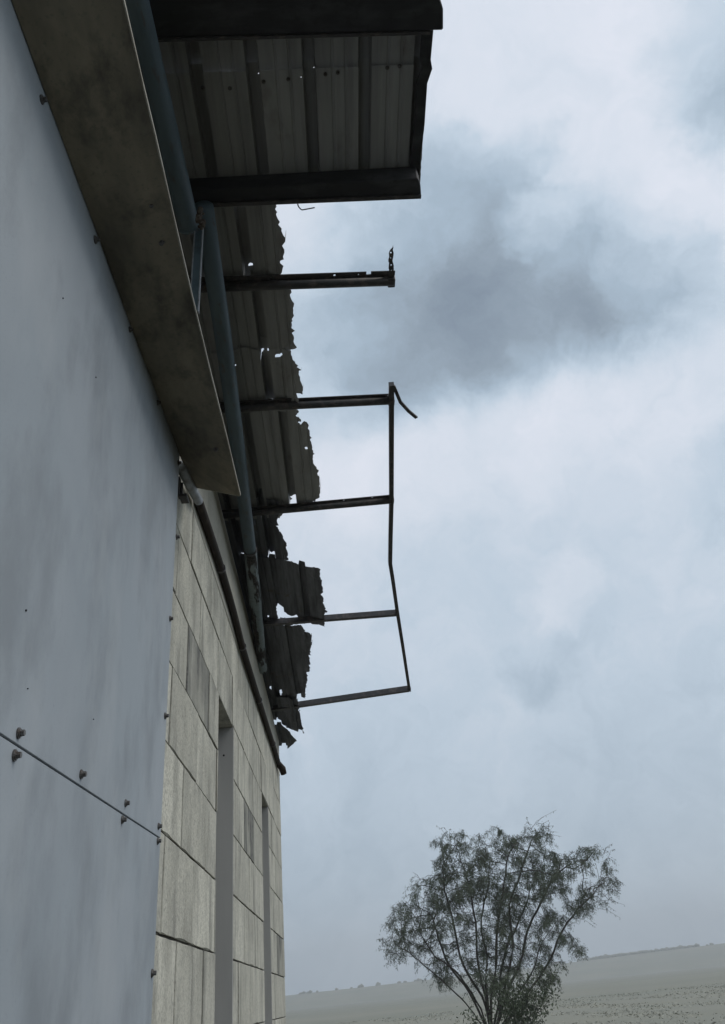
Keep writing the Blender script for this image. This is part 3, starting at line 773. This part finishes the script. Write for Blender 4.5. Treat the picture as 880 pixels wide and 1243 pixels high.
for it in range(70):
    A = att[alive]
    if len(A) == 0: break
    P = np.array(pos); ok = np.array([i >= n_stem or pos[i][2] > 1.0 for i in range(len(pos))])
    idx = np.nonzero(ok)[0]; Q = P[idx]
    d2 = ((A[:, None, :] - Q[None]) ** 2).sum(2); near = d2.argmin(1); dm = np.sqrt(d2.min(1))
    grow = {}
    for ai in range(len(A)):
        if dm[ai] < 2.2:
            v = A[ai] - Q[near[ai]]; grow.setdefault(near[ai], []).append(v / (np.linalg.norm(v) + 1e-9))
    if not grow: break
    for qi, vs in grow.items():
        v = np.mean(vs, 0) + np.array([0, 0, .05]) + rng.normal(0, .10, 3); v /= np.linalg.norm(v) + 1e-9
        pos.append(Q[qi] + v * STEP); par.append(int(idx[qi]))
    P = np.array(pos[-len(grow):]); ia = np.nonzero(alive)[0]
    dd = ((att[ia][:, None] - P[None]) ** 2).sum(2).min(1); alive[ia[dd < .16 ** 2]] = False
npos = len(pos); kids = [[] for _ in range(npos)]
for i, p in enumerate(par):
    if p >= 0: kids[p].append(i)
rad = [0.0] * npos
for i in range(npos - 1, -1, -1):
    rad[i] = max(.006, sum(rad[k] ** 2.5 for k in kids[i]) ** (1 / 2.5) if kids[i] else .006)
rad = [min(r, .046) for r in rad]
# chains of nodes -> tapered tubes; the stems go to 'trunk', the rest to 'branches'
def chains():
    out = []; stack = [i for i in range(npos) if par[i] < 0]
    while stack:
        s = stack.pop(); ch = ([par[s]] if par[s] >= 0 else []) + [s]; c = s
        while kids[c]:
            ks = sorted(kids[c], key=lambda k: -rad[k]); stack += ks[1:]; c = ks[0]; ch.append(c)
        out.append(ch)
    return out
ch_all = sorted(chains(), key=lambda c: -rad[c[min(1, len(c) - 1)]])
tb = bmesh.new(); bb = bmesh.new()
for ch in ch_all:
    if len(ch) < 2: continue
    if len(ch) == 2 and rng.random() < .3: continue
    big = max(rad[i] for i in ch[1:]) > .024
    rr = [rad[i] for i in ch]
    if len(rr) > 1: rr[0] = rr[1]
    tube(tb if big else bb, [pos[i] for i in ch], rr, 6 if big else 4, cap=False)
finish('trunk', tb, M['bark'], tree, True); tag(finish('branches', bb, M['bark'], tree), kind='stuff')
# drooping leaflets on fine hanging twigs
lv, lf = [], []
tw_v = bmesh.new()
tips = [i for i in range(n_stem, npos) if rad[i] < .013]
def leafquad(p, d, ln, w):
    d = d / (np.linalg.norm(d) + 1e-9); s = np.cross(d, rng.normal(0, 1, 3)); s /= np.linalg.norm(s) + 1e-9
    b = len(lv); lv.extend([p, p + d * ln * .45 + s * w, p + d * ln, p + d * ln * .45 - s * w]); lf.append((b, b + 1, b + 2, b + 3))
for i in tips:
    if mnoise.noise(Vector(pos[i]) * 1.05) < -.17 + rng.normal(0, .10): continue
    for _ in range(3 if not kids[i] else 1):
        p = np.array(pos[i]); dirv = rng.normal(0, 1, 3); dirv[2] = dirv[2] * .4 - .15
        dirv /= np.linalg.norm(dirv); L_ = rng.uniform(.14, .36); npt = 6; prevp = p; path = [p]
        for k in range(npt):
            dirv = dirv + np.array([0, 0, -.22]); dirv /= np.linalg.norm(dirv)
            prevp = prevp + dirv * L_ / npt; path.append(prevp)
            for _q in range(6):
                ld = dirv * .6 + rng.normal(0, .55, 3) + np.array([0, 0, -.5])
                leafquad(prevp + rng.normal(0, .034, 3), ld, rng.uniform(.035, .085), rng.uniform(.005, .009))
        tube(tw_v, path, .0028, 3, cap=False)
# bare wisps reaching out of the outline
for (u, v, du, dv) in [(470, 1142, -10, 6), (490, 1120, -16, -6), (735, 1082, 22, -4), (730, 1095, 14, 14), (650, 1005, 20, -16), (655, 1010, 26, -2), (735, 1040, 12, -10), (545, 1015, -8, -8), (480, 1160, -18, -8), (640, 1005, 2, -14), (700, 1112, 20, 6), (515, 1065, -18, 4)]:
    for _ in range(3):
        a = tp(u + rng.normal(0, 4), v + rng.normal(0, 4)); b = tp(u + du * 1.0 + rng.normal(0, 5), v + dv + rng.normal(0, 5)); m2 = (a + b) / 2 + np.array([0, 0, .08])
        tube(tw_v, [a, m2, b], [.006, .0045, .003], 3, cap=False)
        for k in range(5): leafquad(m2 + (b - m2) * rng.random(), rng.normal(0, .5, 3) + np.array([0, 0, -.6]), .08, .009)
tag(finish('twigs', tw_v, M['bark'], tree), kind='stuff')
me = bpy.data.meshes.new('foliage'); me.from_pydata([tuple(p) for p in lv], [], lf); me.update()
tag(link_mesh('foliage', me, M['leaf'], tree), kind='stuff')
print('tree: nodes', npos, 'leaves', len(lf))

# ------------------------------------------------------------------ low shrubs at the foot of the tree
def shrub(u0, u1, vtop, dist, n, label, seed, lw=.02):
    r = np.random.default_rng(seed); a = np.array(on_y(u0, vtop, dist)); b = np.array(on_y(u1, vtop, dist)); h = max(a[2], b[2])
    cx = (a[0] + b[0]) / 2; wid = abs(b[0] - a[0]) / 2
    t = thing('shrub', (cx, dist, 0), label, 'shrub')
    sb = bmesh.new(); V_, F_ = [], []
    for s in range(16):
        ang = r.uniform(0, 6.28); reach = r.uniform(.3, 1.0) * wid
        hh = h * r.uniform(.6, 1.0) * (1 - .35 * (reach / wid) ** 2)
        e = np.array([cx + math.cos(ang) * reach, dist + math.sin(ang) * reach * .6, hh])
        base = np.array([cx + r.normal(0, .08), dist + r.normal(0, .08), 0.0]); mid = (base + e) / 2 + np.array([0, 0, .15 * hh])
        tube(sb, [base, mid, e], [.014, .009, .004], 5, cap=False)
        for k in range(n // 16):
            tt = r.uniform(.25, 1.05); p = (base * (1 - tt) + e * tt) + np.array([0, 0, .15 * hh * (1 - abs(2 * tt - 1))]) + r.normal(0, .16, 3) * np.array([1, 1, .8])
            p[2] = max(p[2], .03)
            d = r.normal(0, 1, 3); d /= np.linalg.norm(d); s_ = np.cross(d, r.normal(0, 1, 3)); s_ /= np.linalg.norm(s_); ln = r.uniform(.07, .14)
            q = len(V_); V_.extend([p, p + d * ln * .5 + s_ * lw, p + d * ln, p + d * ln * .5 - s_ * lw]); F_.append((q, q + 1, q + 2, q + 3))
    finish('stems', sb, M['bark'], t)
    m_ = bpy.data.meshes.new('foliage'); m_.from_pydata([tuple(x) for x in V_], [], F_); m_.update(); tag(link_mesh('foliage', m_, M['leaf_low'], t), kind='stuff')
shrub(540, 690, 1172, 26.8, 3200, 'dense low shrub right under the middle of the tree', 21)

# ------------------------------------------------------------------ rough grass, the hill
gv, gf = [], []
r = np.random.default_rng(9)
for k in range(60000):
    y = 14 + 75 * r.random() ** 1.3; x = r.uniform(-.6, 1.0) * (y * .62) + 2
    if mnoise.noise(Vector((x * .35, y * .12, 1))) < .02 + r.normal(0, .15): continue
    h = r.uniform(.02, .07); w = .012 + y * .0006; a = r.uniform(0, 6.28); dx, dy = math.cos(a) * w, math.sin(a) * w; lx, ly = r.normal(0, .08, 2)
    b = len(gv); gv.extend([(x - dx, y - dy, 0), (x + dx, y + dy, 0), (x + lx, y + ly, h)]); gf.append((b, b + 1, b + 2))
me = bpy.data.meshes.new('grass'); me.from_pydata(gv, [], gf); me.update()
tag(link_mesh('grass', me, M['grass']), kind='stuff')
# long low ridge, crest picked where it shows right of the tree
HD = 900.0
crest = [(-900, 4), (-300, 6), (0, 9)]
cr = [on_y(u, v, HD) for u, v in [(640, 1176), (700, 1167), (740, 1162), (780, 1157), (820, 1152), (880, 1145), (980, 1131), (1100, 1118)]]
cp2 = [(-1200, 5.0), (-500, 8.0), (-100, 11.0)] + [(p.x, p.z) for p in cr] + [(1100, 70), (1500, 60), (2200, 30)]
cpx = np.array([c[0] for c in cp2]); cpz = np.array([c[1] for c in cp2])
hx = np.linspace(-1200, 2200, 500); hz = np.interp(hx, cpx, cpz)
hz = np.convolve(np.pad(hz, 4, 'edge'), np.ones(9) / 9, 'valid')
prof = [(-170, 0.0), (-120, .35), (-60, .75), (0, 1.0), (60, .95), (200, .6), (420, .0)]
bm = bmesh.new(); rows = []
for x, zc in zip(hx, hz):
    nzv = [mnoise.noise(Vector((x * .012, k * .9, 3))) for k in range(len(prof))]
    rows.append([bm.verts.new((x, HD + dy + nzv[k] * 8, -.4 + (zc * f) * (1 + .05 * nzv[k] if 0 < k < 3 else 1) + .4 * f)) for k, (dy, f) in enumerate(prof)])
for a, b in zip(rows, rows[1:]):
    for k in range(len(prof) - 1): bm.faces.new((a[k], b[k], b[k + 1], a[k + 1]))
tag(finish('hill', bm, M['hill'], None, True), kind='structure')
# far trees breaking the ridge line
bm = bmesh.new(); rr = random.Random(3)
for k in range(330):
    x = rr.uniform(-300, 900); 
    if rr.random() < .5: x = rr.gauss(on_y(rr.choice((730, 772, 815)), 1160, HD).x, 12)
    zc = float(np.interp(x, hx, hz)); s = rr.uniform(.8, 2.4)
    q = bmesh.ops.create_icosphere(bm, subdivisions=1, radius=s)
    for v in q['verts']:
        v.co = Vector((v.co.x * 1.4, v.co.y * 1.2, v.co.z)) * (1 + rr.uniform(-.25, .25)) + Vector((x, HD - 4, zc + s * .15))
tag(finish('ridge_trees', bm, M['hill']), kind='stuff')

# ------------------------------------------------------------------ haze
bm = bmesh.new(); box(bm, (-1700, -300, -1.0), (2500, 1500, 80)); hz_o = finish('haze', bm, None)
hm = bpy.data.materials.new('haze_air'); hm.use_nodes = True; t = hm.node_tree; t.nodes.clear()
pv = t.nodes.new('ShaderNodeVolumePrincipled'); pv.inputs['Density'].default_value = .00095; pv.inputs['Color'].default_value = (.95, .975, .99, 1); pv.inputs['Anisotropy'].default_value = .3
ou = t.nodes.new('ShaderNodeOutputMaterial'); t.links.new(pv.outputs[0], ou.inputs['Volume'])
hz_o.data.materials.append(hm); tag(hz_o, kind='stuff')
